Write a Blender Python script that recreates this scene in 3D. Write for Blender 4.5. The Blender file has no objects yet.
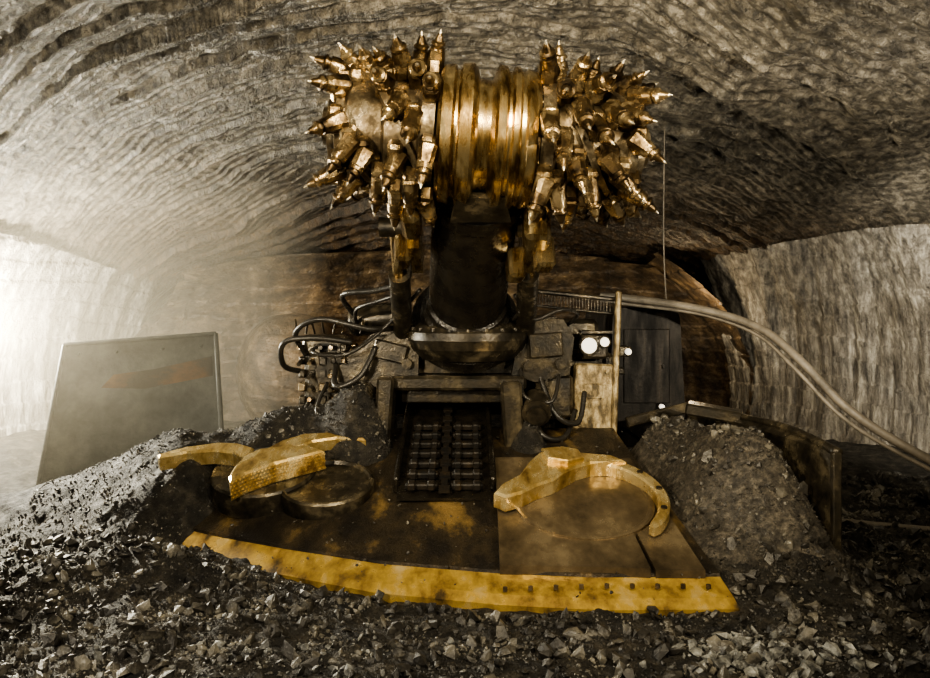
import bpy, bmesh, math, random
import numpy as np
from mathutils import Vector, Matrix, Euler
random.seed(7); rng=np.random.default_rng(7)
scene=bpy.context.scene
COL=scene.collection

# ------------------------------------------------------------ noise
def vnoise(x,y,seed=0.0):
    xi=np.floor(x); yi=np.floor(y); fx=x-xi; fy=y-yi
    fx=fx*fx*(3-2*fx); fy=fy*fy*(3-2*fy)
    def h(a,b):
        s=np.sin(a*127.1+b*311.7+seed*74.7)*43758.5453
        return s-np.floor(s)
    return (h(xi,yi)*(1-fx)+h(xi+1,yi)*fx)*(1-fy)+(h(xi,yi+1)*(1-fx)+h(xi+1,yi+1)*fx)*fy
def fbm(x,y,seed=0.0,o=5):
    r=0;a=.5;n=0
    for i in range(o):
        r=r+a*vnoise(x*2**i,y*2**i,seed+i); n+=a; a*=.5
    return r/n-.5

# ------------------------------------------------------------ materials
def new_mat(name):
    m=bpy.data.materials.new(name); m.use_nodes=True
    nt=m.node_tree; b=nt.nodes["Principled BSDF"]
    return m,nt,b
def noise_mat(name,stops,scale=4,stretch=(1,1,1),rough=(.4,.7),metal=0.0,bumps=((30,.3,.02),),detail=6,spec=.5,brown=None,second=None):
    m,nt,b=new_mat(name); N=nt.nodes; L=nt.links
    tc=N.new('ShaderNodeTexCoord'); mp=N.new('ShaderNodeMapping'); mp.inputs['Scale'].default_value=stretch
    L.new(tc.outputs['Object'],mp.inputs[0])
    no=N.new('ShaderNodeTexNoise'); no.inputs['Scale'].default_value=scale; no.inputs['Detail'].default_value=detail; no.inputs['Roughness'].default_value=.65
    L.new(mp.outputs[0],no.inputs['Vector'])
    cr=N.new('ShaderNodeValToRGB'); e=cr.color_ramp.elements
    while len(e)<len(stops): e.new(.5)
    for el,(p,c) in zip(e,stops): el.position=p; el.color=(*c,1)
    L.new(no.outputs['Fac'],cr.inputs[0]); col=cr.outputs[0]
    def mul(col,fac,c):
        mx=N.new('ShaderNodeMix'); mx.data_type='RGBA'; mx.blend_type='MULTIPLY'
        L.new(fac,mx.inputs[0]); L.new(col,mx.inputs[6]); mx.inputs[7].default_value=(*c,1)
        return mx.outputs[2]
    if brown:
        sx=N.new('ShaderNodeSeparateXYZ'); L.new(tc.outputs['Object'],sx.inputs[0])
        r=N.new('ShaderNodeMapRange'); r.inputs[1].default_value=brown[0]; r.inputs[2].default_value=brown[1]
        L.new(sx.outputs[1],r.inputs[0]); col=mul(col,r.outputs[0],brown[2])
    if second:
        n4=N.new('ShaderNodeTexNoise'); n4.inputs['Scale'].default_value=second[0]; n4.inputs['Detail'].default_value=3
        L.new(tc.outputs['Object'],n4.inputs['Vector'])
        r=N.new('ShaderNodeMapRange'); r.inputs[1].default_value=second[1]; r.inputs[2].default_value=second[2]
        L.new(n4.outputs['Fac'],r.inputs[0]); col=mul(col,r.outputs[0],second[3])
    L.new(col,b.inputs['Base Color'])
    mr=N.new('ShaderNodeMapRange'); mr.inputs[1].default_value=.35; mr.inputs[2].default_value=.65
    mr.inputs[3].default_value=rough[1]; mr.inputs[4].default_value=rough[0]
    L.new(no.outputs['Fac'],mr.inputs[0]); L.new(mr.outputs[0],b.inputs['Roughness'])
    b.inputs['Metallic'].default_value=metal
    b.inputs['Specular IOR Level'].default_value=spec
    prev=None
    for bp in bumps:
        s,st,d=bp[:3]
        n3=N.new('ShaderNodeTexNoise'); n3.inputs['Scale'].default_value=s; n3.inputs['Detail'].default_value=4; n3.inputs['Roughness'].default_value=.65
        if len(bp)>3:
            mp2=N.new('ShaderNodeMapping'); mp2.inputs['Scale'].default_value=bp[3]
            L.new(tc.outputs['Object'],mp2.inputs[0]); L.new(mp2.outputs[0],n3.inputs['Vector'])
        else: L.new(tc.outputs['Object'],n3.inputs['Vector'])
        bu=N.new('ShaderNodeBump'); bu.inputs['Strength'].default_value=st; bu.inputs['Distance'].default_value=d
        L.new(n3.outputs['Fac'],bu.inputs['Height'])
        if prev: L.new(prev.outputs[0],bu.inputs['Normal'])
        prev=bu
    if prev: L.new(prev.outputs[0],b.inputs['Normal'])
    return m
def emis(name,c,s):
    m,nt,b=new_mat(name); b.inputs['Base Color'].default_value=(*c,1)
    b.inputs['Emission Color'].default_value=(*c,1); b.inputs['Emission Strength'].default_value=s
    return m

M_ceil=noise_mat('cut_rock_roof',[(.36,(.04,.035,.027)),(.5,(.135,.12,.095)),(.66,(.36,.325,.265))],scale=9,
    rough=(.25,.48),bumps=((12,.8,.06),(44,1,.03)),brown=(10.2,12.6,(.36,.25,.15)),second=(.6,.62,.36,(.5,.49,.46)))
M_wall=noise_mat('streaked_rib_rock',[(.34,(.06,.054,.046)),(.5,(.22,.20,.17)),(.66,(.52,.49,.42))],scale=4.5,stretch=(2.6,2.6,.4),detail=8,
    rough=(.3,.5),bumps=((8,.9,.08,(1.4,1.4,.6)),(34,.9,.03)),second=(.7,.6,.38,(.45,.43,.4)))
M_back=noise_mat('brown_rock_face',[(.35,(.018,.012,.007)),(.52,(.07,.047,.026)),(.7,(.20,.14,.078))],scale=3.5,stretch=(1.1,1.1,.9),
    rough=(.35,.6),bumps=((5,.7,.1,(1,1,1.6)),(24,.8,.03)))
M_gnd=noise_mat('coal_spoil',[(.35,(.006,.0055,.005)),(.52,(.024,.021,.016)),(.72,(.085,.073,.055))],scale=7,
    rough=(.5,.75),spec=.35,bumps=((26,1,.05),(80,1,.025)))
M_heap=noise_mat('fine_spoil',[(.35,(.02,.017,.013)),(.52,(.065,.056,.043)),(.72,(.20,.175,.135))],scale=16,
    rough=(.45,.7),bumps=((60,1,.03),(140,1,.015)))
M_rock=noise_mat('coal_lumps',[(.35,(.008,.007,.006)),(.5,(.03,.027,.022)),(.70,(.19,.175,.14))],scale=3,
    rough=(.25,.5),spec=.5,bumps=((40,.6,.015),))
M_pale=noise_mat('pale_lumps',[(.38,(.03,.03,.028)),(.5,(.11,.11,.10)),(.68,(.36,.36,.33))],scale=9,
    rough=(.25,.5),bumps=((40,.6,.015),))
M_gold=noise_mat('polished_brassy_steel',[(.36,(.045,.027,.010)),(.48,(.26,.175,.072)),(.66,(.78,.62,.34))],scale=3.5,stretch=(4,1,1),
    rough=(.16,.36),metal=.95,bumps=((25,.2,.006),))
M_drum=noise_mat('worn_silver_drum',[(.36,(.035,.026,.015)),(.5,(.18,.14,.085)),(.68,(.52,.44,.31))],scale=6,
    rough=(.22,.42),metal=.88,bumps=((25,.4,.01),))
M_pick=noise_mat('worn_bronze_pick',[(.37,(.018,.012,.006)),(.51,(.13,.088,.042)),(.66,(.54,.42,.24))],scale=6,
    rough=(.18,.4),metal=.88,bumps=((40,.4,.008),))
M_tip=noise_mat('carbide_tip',[(.3,(.35,.3,.22)),(.7,(.8,.74,.6))],scale=9,rough=(.2,.4),metal=.9)
M_yel=noise_mat('worn_yellow_paint',[(.33,(.06,.04,.018)),(.42,(.26,.165,.045)),(.55,(.52,.35,.08)),(.70,(.64,.50,.25))],scale=3.2,stretch=(1.3,.9,1),detail=8,
    rough=(.22,.42),metal=.5,bumps=((40,.2,.004),))
M_arm=noise_mat('polished_arm_steel',[(.32,(.18,.11,.035)),(.45,(.46,.32,.11)),(.64,(.78,.64,.35))],scale=4,stretch=(1.6,.8,1),
    rough=(.2,.38),metal=.75,bumps=((40,.2,.005),))
M_plate=noise_mat('scuffed_apron_steel',[(.34,(.055,.042,.026)),(.5,(.15,.115,.07)),(.68,(.34,.27,.165))],scale=2.4,stretch=(1,.6,1),detail=9,
    rough=(.22,.42),metal=.65,bumps=((40,.25,.004),(3,.3,.03)))
M_dirt=noise_mat('dirty_apron_steel',[(.40,(.014,.011,.008)),(.53,(.05,.038,.023)),(.68,(.30,.20,.075))],scale=2.0,stretch=(1.2,.7,1),detail=9,
    rough=(.28,.6),metal=.5,bumps=((40,.8,.015),(6,.4,.03)))
M_dark=noise_mat('greasy_dark_steel',[(.35,(.009,.008,.006)),(.52,(.042,.035,.024)),(.7,(.17,.14,.09))],scale=5,
    rough=(.2,.42),metal=.5,bumps=((35,.4,.01),))
M_blk=noise_mat('black_grease',[(.3,(.006,.005,.004)),(.7,(.026,.022,.016))],scale=5,rough=(.16,.35),metal=.3)
M_cab=noise_mat('black_housing',[(.4,(.004,.0035,.003)),(.6,(.016,.012,.008)),(.75,(.05,.034,.018))],scale=3,stretch=(3,3,.6),rough=(.45,.7),spec=.3)  # near-black base with upright brown streaks
M_hose=noise_mat('rubber_hose',[(.3,(.008,.007,.006)),(.7,(.03,.027,.022))],scale=8,rough=(.22,.42))
M_grey=noise_mat('blue_grey_plate',[(.35,(.022,.025,.025)),(.5,(.046,.05,.048)),(.66,(.085,.086,.078))],scale=2.2,
    rough=(.45,.65),metal=.3,spec=.3,bumps=((14,.6,.02),))
M_rustd=noise_mat('rusted_deck',[(.42,(.04,.036,.03)),(.52,(.09,.05,.025)),(.66,(.18,.10,.045))],scale=1.6,stretch=(.6,1.6,1),rough=(.5,.7),metal=.2,spec=.3,bumps=((20,.5,.015),))
M_cable=noise_mat('dusty_cable',[(.3,(.08,.07,.055)),(.7,(.2,.175,.14))],scale=6,rough=(.4,.6))
M_bronzeP=noise_mat('rusty_panel',[(.38,(.06,.045,.022)),(.5,(.20,.15,.075)),(.66,(.46,.38,.22))],scale=14,stretch=(1,1,.5),rough=(.35,.5),metal=.4,bumps=((60,.5,.01),))
M_lamp=emis('lamp_glow',(1,.95,.85),.8)
M_flood=emis('flood_glow',(1,.93,.78),20)

# ------------------------------------------------------------ builder
def frame(d,up=Vector((0,0,1))):
    d=Vector(d).normalized()
    if abs(d.dot(up))>.98: up=Vector((1,0,0))
    x=up.cross(d).normalized(); y=d.cross(x)
    return Matrix((x,y,d)).transposed()
class B:
    def __init__(s): s.v=[];s.f=[];s.m=[];s.s=[]
    def add(s,vs,fs,mi=0,sm=False):
        o=len(s.v); s.v+=[tuple(v) for v in vs]
        for f in fs: s.f.append([i+o for i in f]); s.m.append(mi); s.s.append(sm)
    def box(s,c,size,rot=(0,0,0),mi=0,bev=.015,mat3=None,taper=1.0,seg=1):
        bm=bmesh.new(); bmesh.ops.create_cube(bm,size=1)
        for v in bm.verts:
            k=taper if v.co.z>0 else 1
            v.co=Vector((v.co.x*size[0]*k,v.co.y*size[1]*k,v.co.z*size[2]))
        bev=min(bev,min(size)*.3)
        if bev>0: bmesh.ops.bevel(bm,geom=bm.edges[:],offset=bev,segments=seg,affect='EDGES',profile=.5)
        R=mat3 if mat3 is not None else Euler([math.radians(a) for a in rot]).to_matrix()
        bm.verts.index_update()
        s.add([R@v.co+Vector(c) for v in bm.verts],[[v.index for v in f.verts] for f in bm.faces],mi)
        bm.free()
    def lathe(s,prof,p,d,n=24,mi=0,sm=True,up=Vector((0,0,1)),mis=None):
        R=frame(d,up); p=Vector(p); vs=[]
        for t,r in prof:
            for k in range(n):
                a=2*math.pi*k/n; vs.append(p+R@Vector((r*math.cos(a),r*math.sin(a),t)))
        for i in range(len(prof)-1):
            o=[vs[j] for j in range(i*n,(i+2)*n)]
            s.add(o,[[k,(k+1)%n,n+(k+1)%n,n+k] for k in range(n)],mis[i] if mis else mi,sm)
        s.add(vs[:n],[list(range(n))[::-1]],mi); s.add(vs[-n:],[list(range(n))],mis[-1] if mis else mi)
    def cyl(s,p1,p2,r1,r2=None,n=16,mi=0,sm=True):
        p1=Vector(p1);p2=Vector(p2); L=(p2-p1).length
        s.lathe([(0,r1),(L,r1 if r2 is None else r2)],p1,p2-p1,n,mi,sm)
    def prism(s,pts,ext,mi=0):
        n=len(pts); e=Vector(ext); a=[Vector(p) for p in pts]; b=[p+e for p in a]
        s.add(a+b,[list(range(n)),list(range(n,2*n))[::-1]]+[[i,i+n,(i+1)%n+n,(i+1)%n] for i in range(n)],mi)
    def tube(s,pts,r,n=8,mi=0,sub=8):
        P=[Vector(p) for p in pts]; Q=[]
        for i in range(len(P)-1):
            p0=P[max(i-1,0)];p1=P[i];p2=P[i+1];p3=P[min(i+2,len(P)-1)]
            for k in range(sub):
                t=k/sub
                Q.append(.5*((2*p1)+(p2-p0)*t+(2*p0-5*p1+4*p2-p3)*t*t+(3*p1-p0-3*p2+p3)*t**3))
        Q.append(P[-1]); vs=[]; x=None
        for i,q in enumerate(Q):
            d=(Q[min(i+1,len(Q)-1)]-Q[max(i-1,0)]).normalized()
            if x is None: x=frame(d)@Vector((1,0,0))
            x=(x-d*x.dot(d)).normalized(); y=d.cross(x)
            for k in range(n):
                a=2*math.pi*k/n; vs.append(q+(x*math.cos(a)+y*math.sin(a))*r)
        m=len(Q)
        s.add(vs,[[i*n+k,i*n+(k+1)%n,(i+1)*n+(k+1)%n,(i+1)*n+k] for i in range(m-1) for k in range(n)]+[list(range(n))[::-1],list(range((m-1)*n,m*n))],mi,True)
    def obj(s,name,mats,parent=None,matrix=None):
        me=bpy.data.meshes.new(name); vs=s.v
        if matrix is not None: vs=[tuple(matrix@Vector(v)) for v in vs]
        me.from_pydata(vs,[],s.f); 
        for m in mats: me.materials.append(m)
        me.polygons.foreach_set('material_index',s.m); me.polygons.foreach_set('use_smooth',s.s)
        bm=bmesh.new(); bm.from_mesh(me); bmesh.ops.recalc_face_normals(bm,faces=bm.faces); bm.to_mesh(me); bm.free()
        me.update(); o=bpy.data.objects.new(name,me); COL.objects.link(o)
        if parent: o.parent=parent
        return o
def empty(name):
    o=bpy.data.objects.new(name,None); COL.objects.link(o); return o
def grid_obj(name,X,Y,Z,mat,smooth=True,flip=False,mat2=None,mask=None):
    h,w=X.shape; me=bpy.data.meshes.new(name)
    co=np.stack([X,Y,Z],-1).reshape(-1,3)
    idx=np.arange(h*w).reshape(h,w)
    q=np.stack([idx[:-1,:-1],idx[:-1,1:],idx[1:,1:],idx[1:,:-1]],-1).reshape(-1,4)
    if flip: q=q[:,::-1]
    me.vertices.add(len(co)); me.vertices.foreach_set('co',co.astype(np.float32).ravel())
    me.loops.add(q.size); me.loops.foreach_set('vertex_index',q.astype(np.int32).ravel())
    me.polygons.add(len(q)); me.polygons.foreach_set('loop_start',np.arange(0,q.size,4,dtype=np.int32))
    me.polygons.foreach_set('loop_total',np.full(len(q),4,dtype=np.int32))
    me.update(calc_edges=True)
    me.polygons.foreach_set('use_smooth',[smooth]*len(me.polygons))
    me.materials.append(mat)
    if mat2:
        me.materials.append(mat2); me.polygons.foreach_set('material_index',mask[:-1,:-1].astype(np.int32).ravel())
    o=bpy.data.objects.new(name,me); COL.objects.link(o); return o

# ------------------------------------------------------------ cavern shell
def ceil_base(x,y):
    f=np.interp(y,[-4,3,6,8,10,11,13,15,18],[4.9,5.1,5.1,4.85,4.4,4.12,3.5,3.1,2.7])
    return f-.024*x*x-.10*np.clip(np.abs(x)-5.2,0,9)**2
def ceil_z(x,y):
    t=(y-.085*x*x+1.2*fbm(x*.3,y*.3,3)+.18*fbm(x*1.6,y*1.6,9))/.50
    fl=np.floor(t); fr=t-fl
    left=1/(1+np.exp((x-1.2)*2))
    patch=np.clip(1.9*vnoise(x*.45+9,y*.45,31)-.25,0,1)
    amp=(.035+.15*vnoise(fl*3.1,x*.45,5)*patch)*(.5+.5*left)
    led=amp*(1-fr)**1.5
    t2=t*3.4+1.0*fbm(x*1.3,y*1.3,8); f2=t2-np.floor(t2)
    cr=y-.14*(x-1.5)**2+1.0*fbm(x*.6,y*.6,77)+.35*fbm(x*3,y*3,78)
    w=np.clip((x-1.4)/1.2,0,1)
    slab=w*(.26/(1+np.exp(-(8.3-cr)*26))+.18/(1+np.exp(-(7.1-cr)*26))+.12/(1+np.exp(-(9.8-cr)*26)))
    rough=.13*fbm(x*4.5,y*4.5,2,5)*(1.0-.5*left)
    edge=1-.6*np.clip((x-4.2)/1.0,0,1)
    d=-led-.034*(1-f2)*(.3+.9*vnoise(x*.9,y*.9,66))+.2*fbm(x*.6,y*.6,1)+rough-slab
    return ceil_base(x,y)+d*edge+.12
xs=np.concatenate([np.linspace(-10,-7,30),np.linspace(-7,7,640)[1:],np.linspace(7,10,30)[1:]])
ys=np.concatenate([np.linspace(-3,5.5,60),np.linspace(5.5,16.8,700)[1:]])
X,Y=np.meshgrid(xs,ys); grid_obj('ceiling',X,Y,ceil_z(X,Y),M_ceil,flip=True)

def wall(name,path,mat,seed,lean=0.0,n=420,m=150,amp=.18,ribs=.05,pw=3.0,smooth=21,grooves=0,extra=None):
    P=np.array(path,float); d=np.r_[0,np.cumsum(np.hypot(*np.diff(P,axis=0).T))]
    s=np.linspace(0,d[-1],n); px=np.interp(s,d,P[:,0]); py=np.interp(s,d,P[:,1])
    k=np.ones(smooth)/smooth
    sm=lambda a: np.convolve(np.pad(a,smooth//2,'edge'),k,'valid')
    px=sm(px);py=sm(py)
    tx=np.gradient(px);ty=np.gradient(py);l=np.hypot(tx,ty);nx=-ty/l;ny=tx/l
    v=np.linspace(0,1,m)[:,None]; top=ceil_base(px,py)[None]+.3
    Z=-.3+v*(top+.3)
    S=np.broadcast_to(s[None],Z.shape)
    off=lean*(v**pw)+amp*fbm(S*.5,Z*.5,seed)+.1*fbm(S*2,Z*1.2,seed+3)+ribs*(fbm(S*5,Z*.6,seed+7,3))+.3*(1-v)**4
    if grooves:
        t=(Z+.5*fbm(S*.5,Z*.5,seed+9))/.28; off=off+grooves*(t-np.floor(t))
    if extra is not None: off=off+extra(np.broadcast_to(px[None],Z.shape),Z)
    return grid_obj(name,px[None]+nx[None]*off,py[None]+ny[None]*off,Z,mat)
wall('wall_right',[(9.2,-3),(9,3),(8,8),(6.5,10.8),(4.9,13.6),(4.75,14.3)],M_wall,11,lean=.6,ribs=.22,n=600,grooves=.03)
wall('wall_left',[(-5.9,14.3),(-6.1,13.5),(-6.4,12),(-6.7,10.8),(-7.6,8),(-9,3),(-9.2,-3)],M_wall,23,lean=.6,ribs=.16,n=600,grooves=.03)
def hump(x,z):
    r=((x+3.35)/.95)**2+((z-.9)/1.15)**2
    return 1.5*np.sqrt(np.clip(1-r,0,1))
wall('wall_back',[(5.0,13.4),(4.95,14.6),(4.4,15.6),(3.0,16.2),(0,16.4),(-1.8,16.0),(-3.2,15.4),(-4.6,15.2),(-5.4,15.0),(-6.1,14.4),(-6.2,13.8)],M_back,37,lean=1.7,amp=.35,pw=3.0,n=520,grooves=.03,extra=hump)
wall('wall_front',[(-9.4,-2.9),(0,-3.2),(9.4,-2.9)],M_wall,41,n=120,m=40)

# ------------------------------------------------------------ floor with spoil heaps
def G(x,y,cx,cy,sx,sy,h): return h*np.exp(-((x-cx)/sx)**2-((y-cy)/sy)**2)
def floor_base(x,y):
    z=0.02+0*x
    z=z+G(x,y,-3.1,8.7,.9,.7,.72)+G(x,y,-4.2,8.5,.9,.55,.25)+G(x,y,-3.1,7.9,.55,.5,.34)
    z=z+G(x,y,2.38,7.45,.60,1.0,1.05)+G(x,y,2.1,8.6,.6,.6,.75)+G(x,y,2.65,6.75,.4,.55,.42)
    z=z+G(x,y,-1.05,8.35,.42,.42,1.12)+G(x,y,-1.8,8.6,.7,.5,1.02)+G(x,y,.66,8.4,.36,.4,1.05)
    z=z+G(x,y,-2.5,6.6,.7,.35,.16)+G(x,y,-3.3,6.4,1.0,.7,.12)+G(x,y,-2.6,7.75,.4,.35,.42)
    z=z+G(x,y,5.2,10.5,1.6,2,.3)+G(x,y,-6.0,11,1,2,.4)
    return z
def floor_z(x,y):
    return floor_base(x,y)+.14*fbm(x*1.1,y*1.1,51)+.09*fbm(x*6,y*6,52,4)
xs=np.concatenate([np.linspace(-10,-6,50),np.linspace(-6,6,460)[1:],np.linspace(6,10,50)[1:]])
ys=np.concatenate([np.linspace(-3.2,4,50),np.linspace(4,11,380)[1:],np.linspace(11,17,70)[1:]])
X,Y=np.meshgrid(xs,ys)
grid_obj('floor',X,Y,floor_z(X,Y),M_gnd,mat2=M_heap,mask=((X>1.55)&(X<3.3)&(Y>6.2)&(Y<9.3)&(floor_base(X,Y)>.15+.2*vnoise(X*3,Y*3,4))))

# ------------------------------------------------------------ loose rubble
bm=bmesh.new(); bmesh.ops.create_icosphere(bm,subdivisions=1,radius=1)
bv=np.array([v.co[:] for v in bm.verts]); bf=np.array([[v.index for v in f.verts] for f in bm.faces]); bm.free()
FR=[(2.0,5.82),(1.0,5.80),(.26,5.9),(-.7,6.15),(-1.6,6.6),(-2.3,7.0),(-3.0,7.5)]
FX=np.array([p[0] for p in FR])[::-1]; FY=np.array([p[1] for p in FR])[::-1]
def on_apron(x,y):
    front=np.interp(x,FX,FY,left=99,right=99)
    return (y>front-.03)&(y<8.7)
def apron_z(x,y):
    fr=np.interp(x,FX,FY); t=np.clip((y-fr)/(8.7-fr),0,1); return .1+.78*t
def scatter(n,xr,yr,smin,smax,pw,name,mat,keep=.04,cond=None,lift=.25,gauss=None):
    if gauss: x=rng.normal(gauss[0],gauss[2],n); y=rng.normal(gauss[1],gauss[3],n)
    else: x=rng.uniform(*xr,n); y=rng.uniform(*yr,n)
    s=smin+(smax-smin)*rng.random(n)**pw
    z=floor_z(x,y); ap=on_apron(x,y)&(x<2.05)
    az=apron_z(x,y); vis=(~ap)|(z>az)|(rng.random(n)<keep)
    z=np.where(ap,np.maximum(z,az+.02),z)
    s=np.where(ap,np.minimum(s,.03),s)
    if cond is not None: vis&=cond(x,y)
    x,y,z,s=x[vis],y[vis],z[vis],s[vis]; n=len(x)
    a=rng.normal(size=(n,3,3)); q,_=np.linalg.qr(a)
    sc=rng.uniform(.4,1.3,(n,1,3))
    v=bv[None]*(1+rng.uniform(-.42,.35,(n,len(bv),1)))
    for k in range(3):
        pn=rng.normal(size=(n,1,3)); pn/=np.linalg.norm(pn,axis=-1,keepdims=True)
        h=rng.uniform(.3,.7,(n,1,1)); dd=(v*pn).sum(-1,keepdims=True)
        v=v-pn*np.clip(dd-h,0,None)
    v=v*sc
    v=np.einsum('nij,nkj->nki',q,v)*s[:,None,None]
    v+=np.stack([x,y,z+s*lift],-1)[:,None]
    f=bf[None]+(np.arange(n)*len(bv))[:,None,None]
    me=bpy.data.meshes.new(name); co=v.reshape(-1,3); q=f.reshape(-1,3)
    me.vertices.add(len(co)); me.vertices.foreach_set('co',co.astype(np.float32).ravel())
    me.loops.add(q.size); me.loops.foreach_set('vertex_index',q.astype(np.int32).ravel())
    me.polygons.add(len(q)); me.polygons.foreach_set('loop_start',np.arange(0,q.size,3,dtype=np.int32))
    me.polygons.foreach_set('loop_total',np.full(len(q),3,dtype=np.int32))
    me.update(calc_edges=True); me.polygons.foreach_set('use_smooth',[False]*len(me.polygons))
    me.materials.append(mat); o=bpy.data.objects.new(name,me); COL.objects.link(o); return o
rub=empty('coal_rubble')
notheap=lambda x,y: ~((x<-2.2)&(y>7.4))
for o in (scatter(13000,(-5.5,5.5),(4.2,9.5),.01,.065,3,'lumps_mixed',M_rock,keep=.003,cond=notheap),
          scatter(24000,(-4.5,4.5),(4.3,8.8),.005,.018,1.5,'lumps_small',M_rock,keep=.05),
          scatter(6000,(1.5,3.1),(6.0,9),.006,.018,2,'heap_grit',M_heap,keep=0),
          scatter(200,(-4.5,4.5),(4.4,6.4),.04,.085,2,'lumps_large',M_rock,keep=0),
          scatter(230,(1.35,2.5),(4.75,5.45),.015,.07,2.2,'lumps_pale',M_pale,keep=0,gauss=(1.9,5.1,.38,.16)),
          scatter(200,(1,2),(1,2),.012,.045,2.5,'lumps_pale_near',M_pale,keep=0,gauss=(-1.8,5.1,1.0,.3))):
    o.parent=rub

# ------------------------------------------------------------ roadheader
RH=empty('roadheader')
Mh=Matrix.Translation((.14,6.5,3.62))@Matrix.Rotation(math.radians(4),4,'Y')@Matrix.Rotation(math.radians(1),4,'Z')
b=B()
b.lathe([(-.36,.3),(-.36,.5),(-.33,.55),(-.25,.56),(-.23,.52),(-.21,.52),(-.19,.57),(-.10,.58),(-.07,.54),(-.05,.46),(.05,.45),(.08,.55),(.10,.58),(.16,.57),(.18,.53),(.20,.53),(.22,.57),(.26,.57),(.28,.54),(.31,.54),(.33,.56),(.40,.54),(.43,.48),(.45,.3)],
        (0,0,0),(1,0,0),72,0)
for k in range(10):
    a=k*2*math.pi/10
    b.cyl((.43,.4*math.cos(a),.4*math.sin(a)),(.47,.4*math.cos(a),.4*math.sin(a)),.035,n=6)
b.obj('cutter_gear_housing',[M_gold],RH,Mh)
b=B(); pk=B()
def pick(p,d,axis,s=1.0):
    R=frame(d,Vector(axis)); 
    pk.box(Vector(p)+Vector(d)*.01,(.15,.17,.2),mat3=R,mi=0,bev=.03,taper=.72)
    pk.lathe([(.06*s,.075*s),(.13*s,.066*s),(.135*s,.05*s),(.155*s,.05*s),(.157*s,.067*s),(.175*s,.065*s),(.19*s,.044*s),(.24*s,.028*s),(.26*s,.016*s),(.295*s,.002)],Vector(p),d,10,mis=[0,0,0,0,1,1,1,1,2],mi=0,up=Vector(axis))
for sd in (-1,1):
    x0=.38 if sd<0 else .44
    b.lathe([(0,.47),(.1,.47),(.13,.43),(.38,.42),(.41,.37),(.68,.37),(.7,.4),(.76,.4),(.78,.3),(.84,.28),(.85,.16),(.9,.15)],(sd*x0,0,0),(sd,0,0),48,0)
    rows=[(.04,.50,7,-6),(.16,.47,7,2),(.28,.45,7,10),(.41,.41,7,18),(.54,.39,6,30),(.65,.39,7,42),(.75,.37,7,58)]
    for ri,(dx,r,n,lat) in enumerate(rows):
        for k in range(n):
            a=2*math.pi*k/n+ri*.33*sd+random.uniform(-.14,.14)+(0.3 if sd>0 else 0)
            if sd<0 and 3<=ri<=5 and math.pi-.6<(a%(2*math.pi))<math.pi+.4: continue
            x=sd*(x0+dx)
            rad=Vector((0,math.cos(a),math.sin(a))); tan=Vector((0,-math.sin(a),math.cos(a)))
            L_=math.radians(lat+random.uniform(-12,12)); T=math.radians(42+random.uniform(-16,16))
            d=(rad*math.cos(T)+tan*math.sin(T))*math.cos(L_)+Vector((sd,0,0))*math.sin(L_)
            d.normalize()
            p=Vector((x,0,0))+rad*(r+.08)
            pick(p,d,rad,random.uniform(.85,1.05))
            pk.box(Vector((x,0,0))+rad*(r+.02)-tan*.03,(.12,.22,.14),mat3=frame(rad,Vector((1,0,0)))@Euler((0,0,math.radians(90))).to_matrix(),bev=.025)
    for h in range(3):
        vs=[];n=40
        for i in range(n+1):
            t=i/n; a=h*2*math.pi/3+t*2.6*sd; x=sd*(x0+.05+.62*t); r=.42-.05*t
            for (dx,rr) in ((-.03,r-.05),(-.03,r+.07),(.03,r+.07),(.03,r-.05)):
                vs.append((x+dx,rr*math.cos(a),rr*math.sin(a)))
        b.add(vs,[[i*4+k,i*4+k+1,i*4+k+5,i*4+k+4] for i in range(n) for k in range(3)])
b.obj('cutter_drums',[M_drum],RH,Mh)
pk.obj('cutter_picks',[M_pick,M_pick,M_tip],RH,Mh)

# --- boom
b=B()
ph=Vector((.12,6.72,3.42)); pb=Vector((.0,8.75,2.02)); dv=(pb-ph); L=dv.length; dn=dv.normalized()
b.lathe([(0,.3),(.0,.36),(.25,.38),(.27,.42),(.42,.42),(.44,.39),(L*.78,.40),(L*.79,.43),(L*.84,.43),(L*.85,.47),(L*.93,.49),(L*.94,.58),(L,.6)],ph,dv,48,0)
b.obj('boom',[M_blk],RH)
b=B()
for sx,w in ((-.5,.1),(.52,.12)):
    b.prism([(sx,6.6,3.55),(sx,6.55,3.2),(sx,6.95,2.75),(sx*.98,7.5,2.55),(sx*.98,7.7,2.85),(sx,7.0,3.5)],(w,0,0),0)
b.prism([(-.06,6.3,3.1),(.32,6.3,3.1),(.38,6.6,2.94),(-.12,6.6,2.94)],(0,.3,.18),1)
b.box((-.45,6.7,3.1),(.16,.4,.5),(-20,0,0),0,.04)
b.box((.6,6.75,2.95),(.22,.3,.42),(-20,0,0),0,.04)
b.box((.68,6.9,2.7),(.16,.2,.3),(-20,0,10),0,.03)
b.box((.46,7.3,2.62),(.16,.2,.3),(-20,0,10),0,.03)
b.box((-.56,7.15,2.75),(.14,.25,.3),(-20,0,10),0,.03)
b.obj('boom_brackets',[M_gold,M_dark],RH)
b=B()
for sx in (-.62,.6):
    b.cyl((sx,7.1,2.95),(sx*1.05,8.0,2.35),.055,n=14,mi=1)
    b.cyl((sx*1.02,7.7,2.55),(sx*1.1,8.9,1.8),.105,n=18,mi=0)
    b.cyl((sx-.14,7.12,2.95),(sx+.14,7.12,2.95),.09,n=14,mi=0)
b.obj('boom_lift_cylinders',[M_dark,M_gold],RH)

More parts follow.
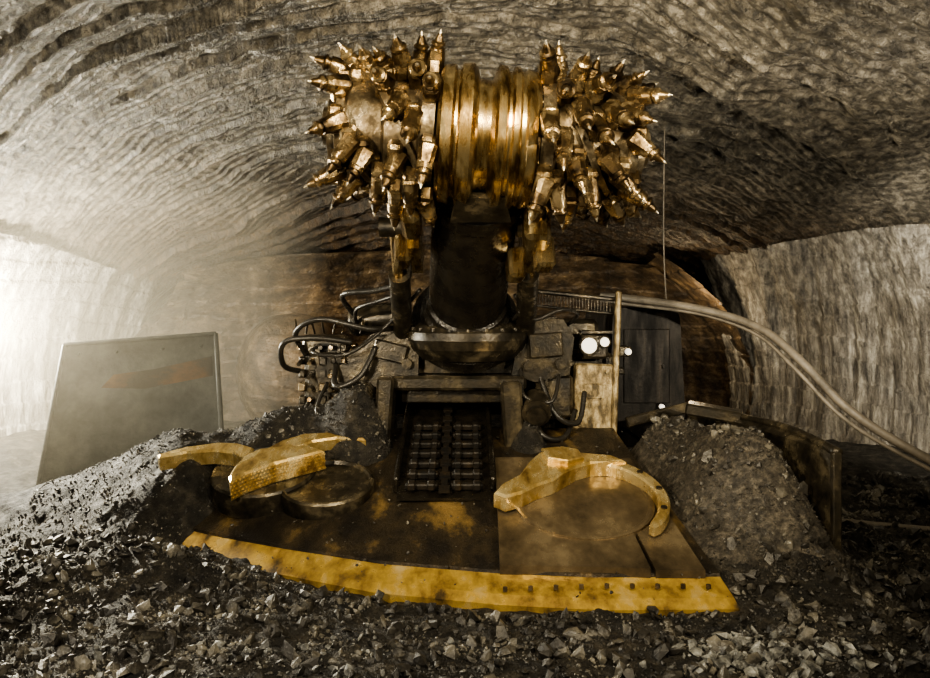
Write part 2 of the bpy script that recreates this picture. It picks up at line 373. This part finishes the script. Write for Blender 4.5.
# --- turret
b=B()
out=[(-1.25,1.5),(-1.2,1.75),(-1.02,1.93),(-.5,2.02),(.5,2.04),(.98,2.12),(1.15,2.0),(1.1,1.62),(.66,1.36),(.5,1.5),(-.82,1.5),(-1.03,1.3)]
b.prism([(x,8.75,z) for x,z in out],(0,1.4,0))
b.lathe([(0,.5),(.12,.62),(.22,.66),(.3,.66),(.36,.6),(.42,.5)],(.03,8.72,1.66),(0,0,1),40)
for a in range(9):
    an=math.radians(200+a*17.5); b.cyl((.03+.62*math.cos(an),8.72+.62*math.sin(an),1.95),(.03+.62*math.cos(an),8.72+.62*math.sin(an),2.01),.03,n=6)
b.prism([(-.5,8.58,2.0),(-1.0,8.58,1.90),(-1.26,8.58,1.70),(-1.24,8.58,1.45),(-.95,8.58,1.36),(-.5,8.58,1.5)],(0,.3,0))
b.prism([(.5,8.56,1.5),(.75,8.56,1.42),(1.12,8.56,1.5),(1.17,8.56,1.9),(1.05,8.56,2.1),(.6,8.56,2.08)],(0,.3,0))
b.box((-.8,8.54,1.75),(.36,.06,.2),(0,14,0)); b.box((.86,8.52,1.82),(.36,.06,.26),(0,-4,0))
for x,z in ((-1.1,1.55),(-.62,1.62),(.68,1.6),(1.02,1.62)): b.cyl((x,8.6,z),(x,8.5,z),.055,n=12)
b.box((-.1,8.55,1.42),(1.5,.25,.15),bev=.03)
b.box((-.85,8.55,1.15),(.18,.5,.7),(0,4,0),bev=.03); b.box((.50,8.55,1.1),(.22,.5,.7),(0,-4,0),bev=.03)
b.box((-.1,8.75,1.28),(1.2,.1,.2))
b.box((.95,8.85,1.25),(.42,.4,.5),(0,0,8),bev=.05)
b.cyl((.76,8.55,1.22),(.74,8.28,1.12),.15,n=24); b.cyl((.74,8.28,1.12),(.735,8.22,1.1),.1,n=24)
b.cyl((-1.08,8.6,1.3),(-1.1,8.35,1.25),.13,n=24)
b.box((.1,10.7,1.35),(2.3,1.3,1.0),bev=.08); b.box((.1,12.0,1.2),(2.6,1.9,.9),bev=.08)
b.obj('turret_and_chassis',[M_dark],RH)
b=B()
pts=[]
for (cx_,cz_,a0) in ((2.45,2.05,0),(1.95,2.05,90),(1.95,.95,180),(2.25,.95,270)):
    R_=.16 if cz_>1.5 else (.2 if cx_<2 else .42)
    for k in range(7):
        a=math.radians(a0+k*15); pts.append((cx_+R_*math.cos(a),9.7,cz_+R_*math.sin(a)))
b.prism(pts,(0,2.2,0)); 
b.box((2.2,9.70,1.5),(.56,.03,.9),bev=.01); b.cyl((2.4,9.68,1.5),(2.4,9.64,1.5),.02,n=8)
b.cyl((2.36,9.62,1.02),(2.36,9.56,1.02),.03,n=10,mi=1); b.box((2.36,9.68,1.02),(.08,.12,.08))
b.box((1.9,10.6,.9),(.5,1.6,.8))
b.obj('operator_station_housing',[M_cab,M_lamp],RH)

# --- conveyor throat
b=B()
y0,z0,y1,z1=7.25,.52,9.9,1.30
def cz(y): return z0+(z1-z0)*(y-y0)/(y1-y0)
ang=math.degrees(math.atan2(z1-z0,y1-y0))
b.box((-.19,(y0+y1)/2,(z0+z1)/2-.03),(.86,2.75,.03),(ang,0,0),bev=0)
for i in range(7):
    y=7.36+i*.2
    for sx in (-.40,.02):
        b.box((sx,y,cz(y)+.035),(.30,.06,.06),(ang,0,0),mi=1,bev=.012)
        b.box((sx-.09,y-.03,cz(y)+.05),(.07,.1,.07),(ang,0,0),mi=1,bev=.012); b.box((sx+.09,y-.03,cz(y)+.05),(.07,.1,.07),(ang,0,0),mi=1,bev=.012)
for i in range(16):
    y=7.3+i*.12; b.box((-.19,y,cz(y)+.04),(.06 if i%2 else .1,.1,.03),(ang,0,0),mi=1,bev=0)
for sx in (-.64,.26): b.box((sx,(y0+y1)/2+.1,(z0+z1)/2+.03),(.05,2.6,.16),(ang,0,0),mi=0)
b.box((-.19,8.75,1.42),(.9,.3,.12))
b.obj('chain_conveyor',[M_blk,M_cab],RH)

# --- loading apron
n=60; fu=np.linspace(0,1,n)
F=np.array(FR); d=np.r_[0,np.cumsum(np.hypot(*np.diff(F,axis=0).T))]; d/=d[-1]
fx=np.interp(fu,d,F[:,0]); fy=np.interp(fu,d,F[:,1])
bx=1.62+(-2.45-1.62)*fu; by=np.full(n,8.75)
b=B(); tv=[0,.03,.11,.112,.3,.6,1.0]; zz=[.05,.10,.175,.20,.34,.57,.90]
vs=[]
for t,z in zip(tv,zz):
    for i in range(n): vs.append((fx[i]+(bx[i]-fx[i])*t, fy[i]+(by[i]-fy[i])*t, z))
for r in range(len(tv)-1):
    b.add([vs[r*n+i] for i in range(n)]+[vs[(r+1)*n+i] for i in range(n)],[[i,i+1,n+i+1,n+i] for i in range(n-1)],0 if r<2 else 2)
b.add([vs[i] for i in range(n)]+[(v[0],v[1]+.02,-.1) for v in vs[:n]],[[i,i+1,n+i+1,n+i] for i in range(n-1)],0)
b.add([vs[r*n] for r in range(7)]+[(vs[r*n][0],vs[r*n][1],-.1) for r in range(7)],[[i,i+1,8+i,7+i] for i in range(6)],0)
b.add([vs[r*n+n-1] for r in range(7)]+[(vs[r*n+n-1][0],vs[r*n+n-1][1],-.1) for r in range(7)],[[i,i+1,8+i,7+i] for i in range(6)],0)
def az(x,y): return float(apron_z(np.array([x]),np.array([y]))[0])
def slab(poly,h,mi):
    k=len(poly); top=[(x,y,az(x,y)+.02+h) for x,y in poly]; bot=[(x,y,az(x,y)-.05) for x,y in poly]
    b.add(top+bot,[list(range(k))]+[[i,(i+1)%k,(i+1)%k+k,i+k] for i in range(k)],mi)
slab([(.27,6.2),(1.42,6.12),(1.36,7.1),(1.3,7.95),(.30,7.95)],.045,1)
slab([(1.46,6.12),(1.84,6.12),(1.74,7.1),(1.64,7.95),(1.34,7.95)],.03,1)
for i in range(9):
    x=.3+i*.19; b.cyl((x,5.98,az(x,5.98)+.0),(x,5.98,az(x,5.98)+.03),.02,n=6,mi=1)
b.obj('loading_apron',[M_yel,M_plate,M_dirt],RH)

# --- gathering stars
def arm(b,cx,cy,cz0,a0,a1,r0,r1,w0,w1,h,mi=0,tilt=16,zoff=.03,tip=.6,holes=0,wm=0):
    R=Euler((math.radians(tilt),0,0)).to_matrix(); C=Vector((cx,cy,cz0)); N=26
    vs=[]; P=lambda p,z: C+R@Vector((p[0],p[1],z))
    for i in range(N+1):
        t=i/N; a=math.radians(a0+(a1-a0)*t); r=r0+(r1-r0)*t; w=w0+(w1-w0)*t+wm*math.sin(math.pi*t)
        if i==N: w*=tip
        hh=h*(1-.25*t)
        c,s_=math.cos(a),math.sin(a); ri,ro=r-w/2,r+w/2; bv_=.018
        vs+= [P((c*ri,s_*ri),zoff),P((c*ri,s_*ri),zoff+hh-bv_),P((c*(ri+bv_),s_*(ri+bv_)),zoff+hh),P((c*(ro-bv_),s_*(ro-bv_)),zoff+hh),P((c*ro,s_*ro),zoff+hh-bv_),P((c*ro,s_*ro),zoff)]
    b.add(vs,[[i*6+k,i*6+(k+1)%6,i*6+6+(k+1)%6,i*6+6+k] for i in range(N) for k in range(6)]+[[0,1,2,3,4,5],[N*6+k for k in (5,4,3,2,1,0)]],mi)
    for i in range(holes):
        t=(i+.7)/(holes+.6); a=math.radians(a0+(a1-a0)*t); r=r0+(r1-r0)*t; q=(r*math.cos(a),r*math.sin(a)); hh=h*(1-.25*t)
        b.cyl(P(q,zoff+hh),P(q,zoff+hh+.012),.028,n=10,mi=2)
def disc(b,cx,cy,cz0,prof,mi=0,tilt=16,n=40):
    R=Euler((math.radians(tilt),0,0)).to_matrix(); b.lathe(prof,(cx,cy,cz0),R@Vector((0,0,1)),n,mi)
def plate(b,cx,cy,cz0,pts,h,zoff=.03,mi=0,tilt=16,bev=.02):
    R=Euler((math.radians(tilt),0,0)).to_matrix(); C=Vector((cx,cy,cz0))
    bm=bmesh.new(); lo=[bm.verts.new((x,y,zoff)) for x,y in pts]; f=bm.faces.new(lo)
    r=bmesh.ops.extrude_face_region(bm,geom=[f]); tv_=[g for g in r['geom'] if isinstance(g,bmesh.types.BMVert)]
    for v in tv_: v.co.z+=h
    top=set(tv_); ed=[e for e in bm.edges if e.verts[0] in top and e.verts[1] in top]
    bmesh.ops.bevel(bm,geom=ed,offset=bev,segments=1,affect='EDGES')
    bm.verts.index_update()
    b.add([C+R@v.co for v in bm.verts],[[v.index for v in f.verts] for f in bm.faces],mi); bm.free()
b=B()
cx,cy=1.05,7.1; c0=az(cx,cy)+.05
disc(b,cx,cy,c0,[(-.05,.62),(.03,.62),(.035,.60),(.035,.57),(.026,.56),(.026,.3)],1)
arm(b,cx,cy,c0,100,-50,.52,.74,.15,.09,.13,holes=5)
plate(b,cx,cy,c0,[(-.80,-.12),(-.72,.04),(-.56,.20),(-.44,.44),(-.34,.64),(-.12,.68),(.12,.62),(.34,.58),(.46,.46),(.30,.44),(.12,.42),(-.02,.34),(-.14,.22),(-.26,.10),(-.42,.0),(-.55,-.12),(-.7,-.2)],.15)
plate(b,cx,cy,c0,[(-.32,.62),(-.28,.42),(-.10,.36),(.06,.44),(.03,.60),(-.12,.66)],.05,zoff=.18,mi=0,bev=.012)
disc(b,cx-.12,cy+.46,c0+.17,[(0,.15),(.07,.15),(.09,.12),(.10,.06)],0)
for k in range(6):
    a=k*math.pi/3; b.cyl((cx-.12+.11*math.cos(a),cy+.44+.11*math.sin(a),c0+.235+.03*math.sin(a)),(cx-.12+.11*math.cos(a),cy+.435+.11*math.sin(a),c0+.27+.03*math.sin(a)),.018,n=6,mi=1)
b.obj('gathering_star_a',[M_arm,M_plate,M_dark],RH)
b=B()
cx,cy=-1.95,7.75; c0=.62
disc(b,cx,cy,c0,[(-.2,.50),(.02,.50),(.04,.48),(.04,.2)],1)
disc(b,cx,cy+.05,c0,[(0,.24),(.16,.22),(.18,.16),(.2,.1)],1)
plate(b,cx-.02,cy-.1,c0,[(.62,.10),(.50,.02),(.2,-.16),(-.02,-.36),(-.12,-.50),(-.16,-.40),(-.16,-.20),(-.12,.0),(-.02,.14),(.2,.20),(.45,.22)],.2,zoff=.02,mi=0)
RR=Euler((math.radians(16),0,0)).to_matrix(); C=Vector((cx-.02,cy-.1,c0))
for seg in (((.62,.10),(.50,.02)),((.50,.02),(.2,-.16)),((.2,-.16),(-.02,-.36)),((-.02,-.36),(-.12,-.50))):
    (xa,ya),(xb,yb)=seg; ln=math.hypot(xb-xa,yb-ya); nn=max(2,int(ln/.035)); aa=math.atan2(yb-ya,xb-xa)
    for i in range(nn):
        for j in range(5):
            t=(i+.25+.5*(j%2))/nn
            b.box(C+RR@Vector((xa+(xb-xa)*t,ya+(yb-ya)*t,.04+j*.035)),(.022,.022,.022),mat3=RR@Euler((0,0,aa)).to_matrix()@Euler((0,math.radians(45),0)).to_matrix(),bev=0)
plate(b,cx,cy,c0,[(-.12,.16),(-.30,.26),(-.5,.28),(-.8,.18),(-1.02,.02),(-.98,-.04),(-.75,.06),(-.5,.10),(-.3,.06),(-.12,-.06)],.15,zoff=.05)
plate(b,cx,cy,c0,[(-.05,.12),(.10,.36),(.3,.52),(.62,.56),(.92,.46),(.95,.38),(.65,.42),(.42,.34),(.28,.2),(.14,.0)],.13,zoff=.05)
disc(b,-1.30,7.55,.55,[(-.15,.44),(.03,.44),(.05,.42),(.05,.405),(.02,.385),(.01,.1)],1)
b.obj('gathering_star_b',[M_arm,M_dark],RH)

# --- valve bank + hoses (left side of machine)
b=B()
b.box((-1.45,9.1,1.35),(.7,.5,.75),(0,0,6),bev=.05); b.box((-1.55,9.0,1.8),(.5,.35,.22),bev=.03)
b.lathe([(0,.1),(.03,.15),(.08,.17),(.5,.17),(.55,.15),(.58,.1)],(-1.3,9.0,2.05),(1,0,.12),24)
b.cyl((-1.3,8.9,1.5),(-1.3,8.7,1.5),.11,n=18)
for i in range(8):
    for j in range(6):
        x=-1.80+i*.115; z=1.05+j*.145
        sz=random.uniform(.06,.1)
        b.box((x,8.85+.05*random.random(),z),(sz,.12,sz*1.2),bev=.015,mi=random.choice([0,0,0,1,2]))
        if random.random()<.6: b.cyl((x,8.8,z),(x,8.68-random.random()*.08,z+random.uniform(-.03,.03)),.024,n=8,mi=random.choice([0,1,2]))
for i in range(8):
    x=-1.85+i*.1; b.cyl((x,8.8,1.93),(x+random.uniform(-.05,.05),8.72,2.05+random.random()*.06),.012,n=6,mi=0)
b.obj('valve_bank',[M_dark,M_pick,M_drum],RH)
b=B()
H=[[(-1.75,8.8,1.7),(-1.8,8.5,1.95),(-1.5,8.3,2.1),(-1.0,8.3,2.0),(-.75,8.6,2.0)],
   [(-1.6,8.8,1.8),(-1.6,8.4,1.75),(-1.2,8.2,1.75),(-.8,8.4,2.05),(-.45,8.0,2.4)],
   [(-1.2,8.9,2.1),(-1.3,8.5,2.35),(-.9,8.2,2.4),(-.6,7.9,2.5),(-.5,7.3,2.8)],
   [(-1.2,8.9,2.0),(-1.15,8.5,2.2),(-.85,8.2,2.3),(-.6,7.9,2.4),(-.48,7.4,2.7)],
   [(-1.8,8.9,1.5),(-1.95,8.6,1.6),(-1.9,8.4,1.85),(-1.6,8.4,1.9),(-1.2,8.5,1.85)],
   [(-1.5,8.7,1.4),(-1.55,8.4,1.1),(-1.2,8.4,.95),(-1.0,8.5,1.2)],
   [(-1.4,8.7,1.6),(-1.35,8.35,1.4),(-1.1,8.35,1.5),(-.95,8.5,1.8)],
   [(-1.7,8.7,1.2),(-1.75,8.5,.95),(-1.5,8.4,.85),(-1.2,8.5,1.0)],
   [(.5,8.4,2.1),(.7,8.1,2.35),(.6,7.7,2.5),(.55,7.3,2.8)],
   [(1.1,8.8,2.0),(1.2,8.5,2.15),(1.0,8.3,2.2),(.7,8.3,2.1),(.5,8.0,2.35)],
   [(.8,8.6,1.5),(.95,8.4,1.1),(1.2,8.5,1.0),(1.3,8.7,1.3)],
   [(.6,8.6,1.6),(.62,8.35,1.3),(.9,8.3,1.25),(1.0,8.5,1.5)],
   [(.7,8.6,1.2),(.8,8.35,.9),(1.05,8.45,.85),(1.2,8.7,1.1)]]
for i,h in enumerate(H):
    b.tube(h,.02 if i%2 else .03,8)
b.obj('hydraulic_hoses',[M_hose],RH)

# --- operator side: panel, post, lamp, mesh guard
b=B()
b.box((1.40,8.80,1.17),(.44,.08,.86),(0,2,0),0,.02)
for z in (.82,1.52):
    for x in (1.24,1.56): b.cyl((x,8.77,z),(x,8.74,z),.025,n=8)
b.box((1.40,8.755,1.3),(.2,.02,.16),mi=0,bev=.01)
b.box((1.66,8.8,1.57),(.06,.1,1.66),(0,2,0),0,.015)
b.box((1.15,8.9,2.36),(1.05,.06,.05),(0,6,0),1); b.box((1.15,8.9,2.2),(1.05,.04,.03),(0,6,0),1)
for i in range(30): b.box((.66+i*.034,8.9,2.33-i*.0035),(.008,.02,.18),mi=1,bev=0)
b.box((1.3,9.5,1.25),(.8,.9,.9),bev=.05,mi=1); b.box((1.3,9.5,1.9),(.5,.5,.35),bev=.05,mi=1)
b.obj('control_panel_and_guard',[M_bronzeP,M_dark],RH)
b=B()
b.box((1.43,8.88,1.79),(.30,.16,.28),(0,0,0),0,.03)
b.lathe([(0,.115),(.05,.115),(.055,.1)],(1.36,8.82,1.8),(0,-1,0),20,0); b.cyl((1.36,8.77,1.8),(1.36,8.755,1.8),.085,n=20,mi=1)
b.lathe([(0,.07),(.05,.07),(.055,.06)],(1.53,8.82,1.84),(0,-1,0),20,0); b.cyl((1.53,8.77,1.84),(1.53,8.755,1.84),.05,n=20,mi=1)
b.box((1.43,8.80,1.95),(.34,.24,.025),mi=0,bev=0)
b.cyl((1.83,9.0,1.72),(1.83,8.95,1.72),.035,n=12,mi=1); b.box((1.80,9.1,1.72),(.14,.2,.12),mi=0)
b.box((1.76,9.3,1.5),(.08,.6,.08),mi=0)
b.obj('work_lamps',[M_dark,M_lamp],RH)
# crawler tracks
b=B()
for sx in (-1.35,1.5):
    pts=[]
    for k in range(17): 
        a=math.radians(90+k*180/16); pts.append((sx-.25,9.6+.42*math.cos(a),.45+.42*math.sin(a)))
    for k in range(17):
        a=math.radians(270+k*180/16); pts.append((sx-.25,12.6+.42*math.cos(a),.45+.42*math.sin(a)))
    b.prism(pts,(.5,0,0))
    for k in range(16):
        b.box((sx,9.6+k*.2,.9),(.54,.12,.07)); b.box((sx,9.6+k*.2,.03),(.54,.12,.07))
    for k in range(7):
        a=math.radians(100+k*26); b.box((sx,9.6+.45*math.cos(a),.45+.45*math.sin(a)),(.54,.07,.12),(math.degrees(a)-90+0,0,0))
b.obj('crawler_tracks',[M_dark],RH)

# --- side plate of loader
b=B()
b.prism([(2.98,6.45,-.05),(3.0,6.45,1.06),(2.9,7.4,1.12),(2.5,8.95,1.1),(2.5,8.95,0)],(.04,.0,0),0)
b.box((2.99,6.45,.5),(.07,.07,1.15),(0,0,0),0,.01)
b.tube([(3.01,6.45,1.07),(2.92,7.4,1.13),(2.52,8.95,1.11)],.04,8,0)
b.box((2.2,8.98,1.02),(.8,.06,.12),(0,-14,0),0)
b.box((2.55,8.2,1.15),(.55,.3,.12),(0,8,-20),0,.02)
b.obj('spillage_side_plate',[M_dark],RH)

# --- slanted steel deflector plate at left, leaning back on two braces
b=B()
def bil(u,v,o=0):
    a=Vector((-4.95,9.2,-.05)).lerp(Vector((-2.75,9.2,-.05)),u); c=Vector((-4.98,9.95,1.74)).lerp(Vector((-3.10,9.95,1.88)),u)
    return a.lerp(c,v)+Vector((0,-.93,.36))*o
b.add([bil(0,0),bil(1,0),bil(1,1),bil(0,1),bil(0,0,-.06),bil(1,0,-.06),bil(1,1,-.06),bil(0,1,-.06)],[[0,1,2,3],[7,6,5,4],[0,4,5,1],[1,5,6,2],[2,6,7,3],[3,7,4,0]],0)
b.add([bil(.28,.70,.012),bil(.55,.68,.012),bil(.97,.74,.012),bil(.97,.86,.012),bil(.6,.80,.012),bil(.35,.78,.012)],[[0,1,2,3,4,5]],1)
for p,q in (((0,1),(1,1)),((0,0),(0,1)),((1,0),(1,1))): b.cyl(bil(*p),bil(*q),.03,n=8)
for u in (.2,.8): b.cyl(bil(u,.8,-.06),(bil(u,0).x,10.6,0),.04,n=8)
for u in (.1,.35,.65,.9): b.cyl(bil(u,.93),bil(u,.93,.03),.025,n=8)
b.obj('steel_deflector_plate',[M_grey,M_rustd])

# --- cables
b=B()
b.tube([(1.7,9.9,2.35),(1.95,9.5,2.32),(2.64,9,2.2),(3.13,8.5,2.0),(3.4,8.1,1.68),(3.78,7.8,1.2),(4.36,7.5,.80),(5.2,7.1,.38),(6.2,6.6,.06)],.045,10)
b.tube([(1.7,9.9,2.3),(1.95,9.55,2.25),(2.66,9.02,2.14),(3.12,8.55,1.93),(3.36,8.15,1.6),(3.74,7.85,1.12),(4.33,7.55,.73),(5.2,7.2,.3),(6.2,6.7,.04)],.022,8)
b.tube([(2.32,9.3,4.3),(2.31,9.3,3.0),(2.33,9.25,2.26)],.008,6)
b.obj('power_cable',[M_cable])
b=B(); b.tube([(3.1,8.2,.12),(3.75,8.0,.09),(4.7,7.8,.05),(5.6,7.6,.06)],.03,8); b.obj('steel_rod',[M_cable])

# ------------------------------------------------------------ floodlight at left (fixture)
b=B()
b.box((-6.25,9.8,2.1),(.14,.4,.35),(0,0,-20),0,.03); b.box((-6.16,9.83,2.1),(.02,.32,.27),(0,0,-20),1,0)
b.cyl((-6.32,9.8,0),(-6.32,9.8,1.95),.03,n=10); 
for a in range(3):
    an=a*2.09; b.cyl((-6.32,9.8,.6),(-6.32+.4*math.cos(an),9.8+.4*math.sin(an),0.02),.02,n=8)
b.obj('tripod_floodlight',[M_dark,M_flood])

# ------------------------------------------------------------ dust haze
def haze(name,c,size,dens):
    bm=bmesh.new(); bmesh.ops.create_cube(bm,size=1); me=bpy.data.meshes.new(name)
    for v in bm.verts: v.co=Vector((v.co.x*size[0]+c[0],v.co.y*size[1]+c[1],v.co.z*size[2]+c[2]))
    bm.to_mesh(me); bm.free()
    m=bpy.data.materials.new('dust_haze'); m.use_nodes=True; nt=m.node_tree; nt.nodes.clear()
    o=nt.nodes.new('ShaderNodeOutputMaterial'); v=nt.nodes.new('ShaderNodeVolumeScatter')
    v.inputs['Density'].default_value=dens; v.inputs['Anisotropy'].default_value=.2; v.inputs['Color'].default_value=(1,.91,.72,1)
    nt.links.new(v.outputs[0],o.inputs['Volume']); me.materials.append(m)
    ob=bpy.data.objects.new(name,me); COL.objects.link(ob); return ob
haze('dust_haze',(-4.9,10.8,1.9),(5.4,4.6,3.7),.06)

# ------------------------------------------------------------ lights
def look(o,t): o.rotation_euler=(Vector(t)-o.location).to_track_quat('-Z','Y').to_euler()
def area(name,loc,t,size,p,c=(1,.86,.66)):
    l=bpy.data.lights.new(name,'AREA'); l.size=size; l.energy=p; l.color=c
    o=bpy.data.objects.new(name,l); o.location=loc; look(o,t); COL.objects.link(o)
def spot(name,loc,t,ang,p,c=(1,.86,.66),r=.1,bl=.6):
    l=bpy.data.lights.new(name,'SPOT'); l.spot_size=math.radians(ang); l.spot_blend=bl; l.energy=p; l.color=c; l.shadow_soft_size=r
    o=bpy.data.objects.new(name,l); o.location=loc; look(o,t); COL.objects.link(o)
def point(name,loc,p,c=(1,.86,.66),r=.15):
    l=bpy.data.lights.new(name,'POINT'); l.energy=p; l.color=c; l.shadow_soft_size=r
    o=bpy.data.objects.new(name,l); o.location=loc; COL.objects.link(o)
point('flood_source',(-6.05,10.1,2.0),2000,(1,.92,.72),.15)
spot('key_work_light',(-3.0,1.5,3.6),(0.2,7,3.0),60,2000,(1,.84,.58),.10)
spot('side_work_light',(3.6,1.8,3.2),(.6,7,1.8),70,1050,(1,.86,.62),.10)
area('overhead_highlight_fill',(0.3,3.4,4.7),(.1,7,3.0),.8,220,(1,.86,.6))  # added area light out of view, gives the cutter steel its highlight band
spot('rib_light',(3.4,6.5,3.0),(7.2,11,1.8),64,1100,(1,.94,.80),.1)
spot('ground_light',(-2.5,3.0,2.2),(0,6.5,0),100,430,(1,.90,.72),.06)
spot('roof_graze_fill',(3.8,4.2,2.6),(3.2,8.5,4.8),120,600,(1,.91,.74),.08)  # added spot from low in front, grazes the roof so ledges stand out
spot('roof_graze_fill_b',(-5.0,5.0,2.6),(-2.5,8.5,4.6),115,400,(1,.91,.73),.08)  # second added grazing spot, for the left part of the roof
spot('hump_fill_spot',(-1.8,11.3,2.4),(-3.0,14.2,1.5),55,260,(1,.68,.34),.1)  # unseen orange spot, added to brighten the rock hump on the back wall
point('back_lamp_b',(3.9,13.4,2.2),45,(1,.78,.48),.1)
w=bpy.data.worlds.new('World'); scene.world=w; w.use_nodes=True
w.node_tree.nodes['Background'].inputs[0].default_value=(.5,.42,.32,1); w.node_tree.nodes['Background'].inputs[1].default_value=.03

# ------------------------------------------------------------ camera
cd=bpy.data.cameras.new('camera'); cam=bpy.data.objects.new('camera',cd); COL.objects.link(cam)
cam.location=(0,0,2.3); cam.rotation_euler=(math.radians(90),0,0)
cd.sensor_width=36; cd.lens=36*800/930; cd.shift_y=-39/930
scene.camera=cam
try: scene.view_settings.look='AgX - Medium High Contrast'
except Exception as e: print(e)
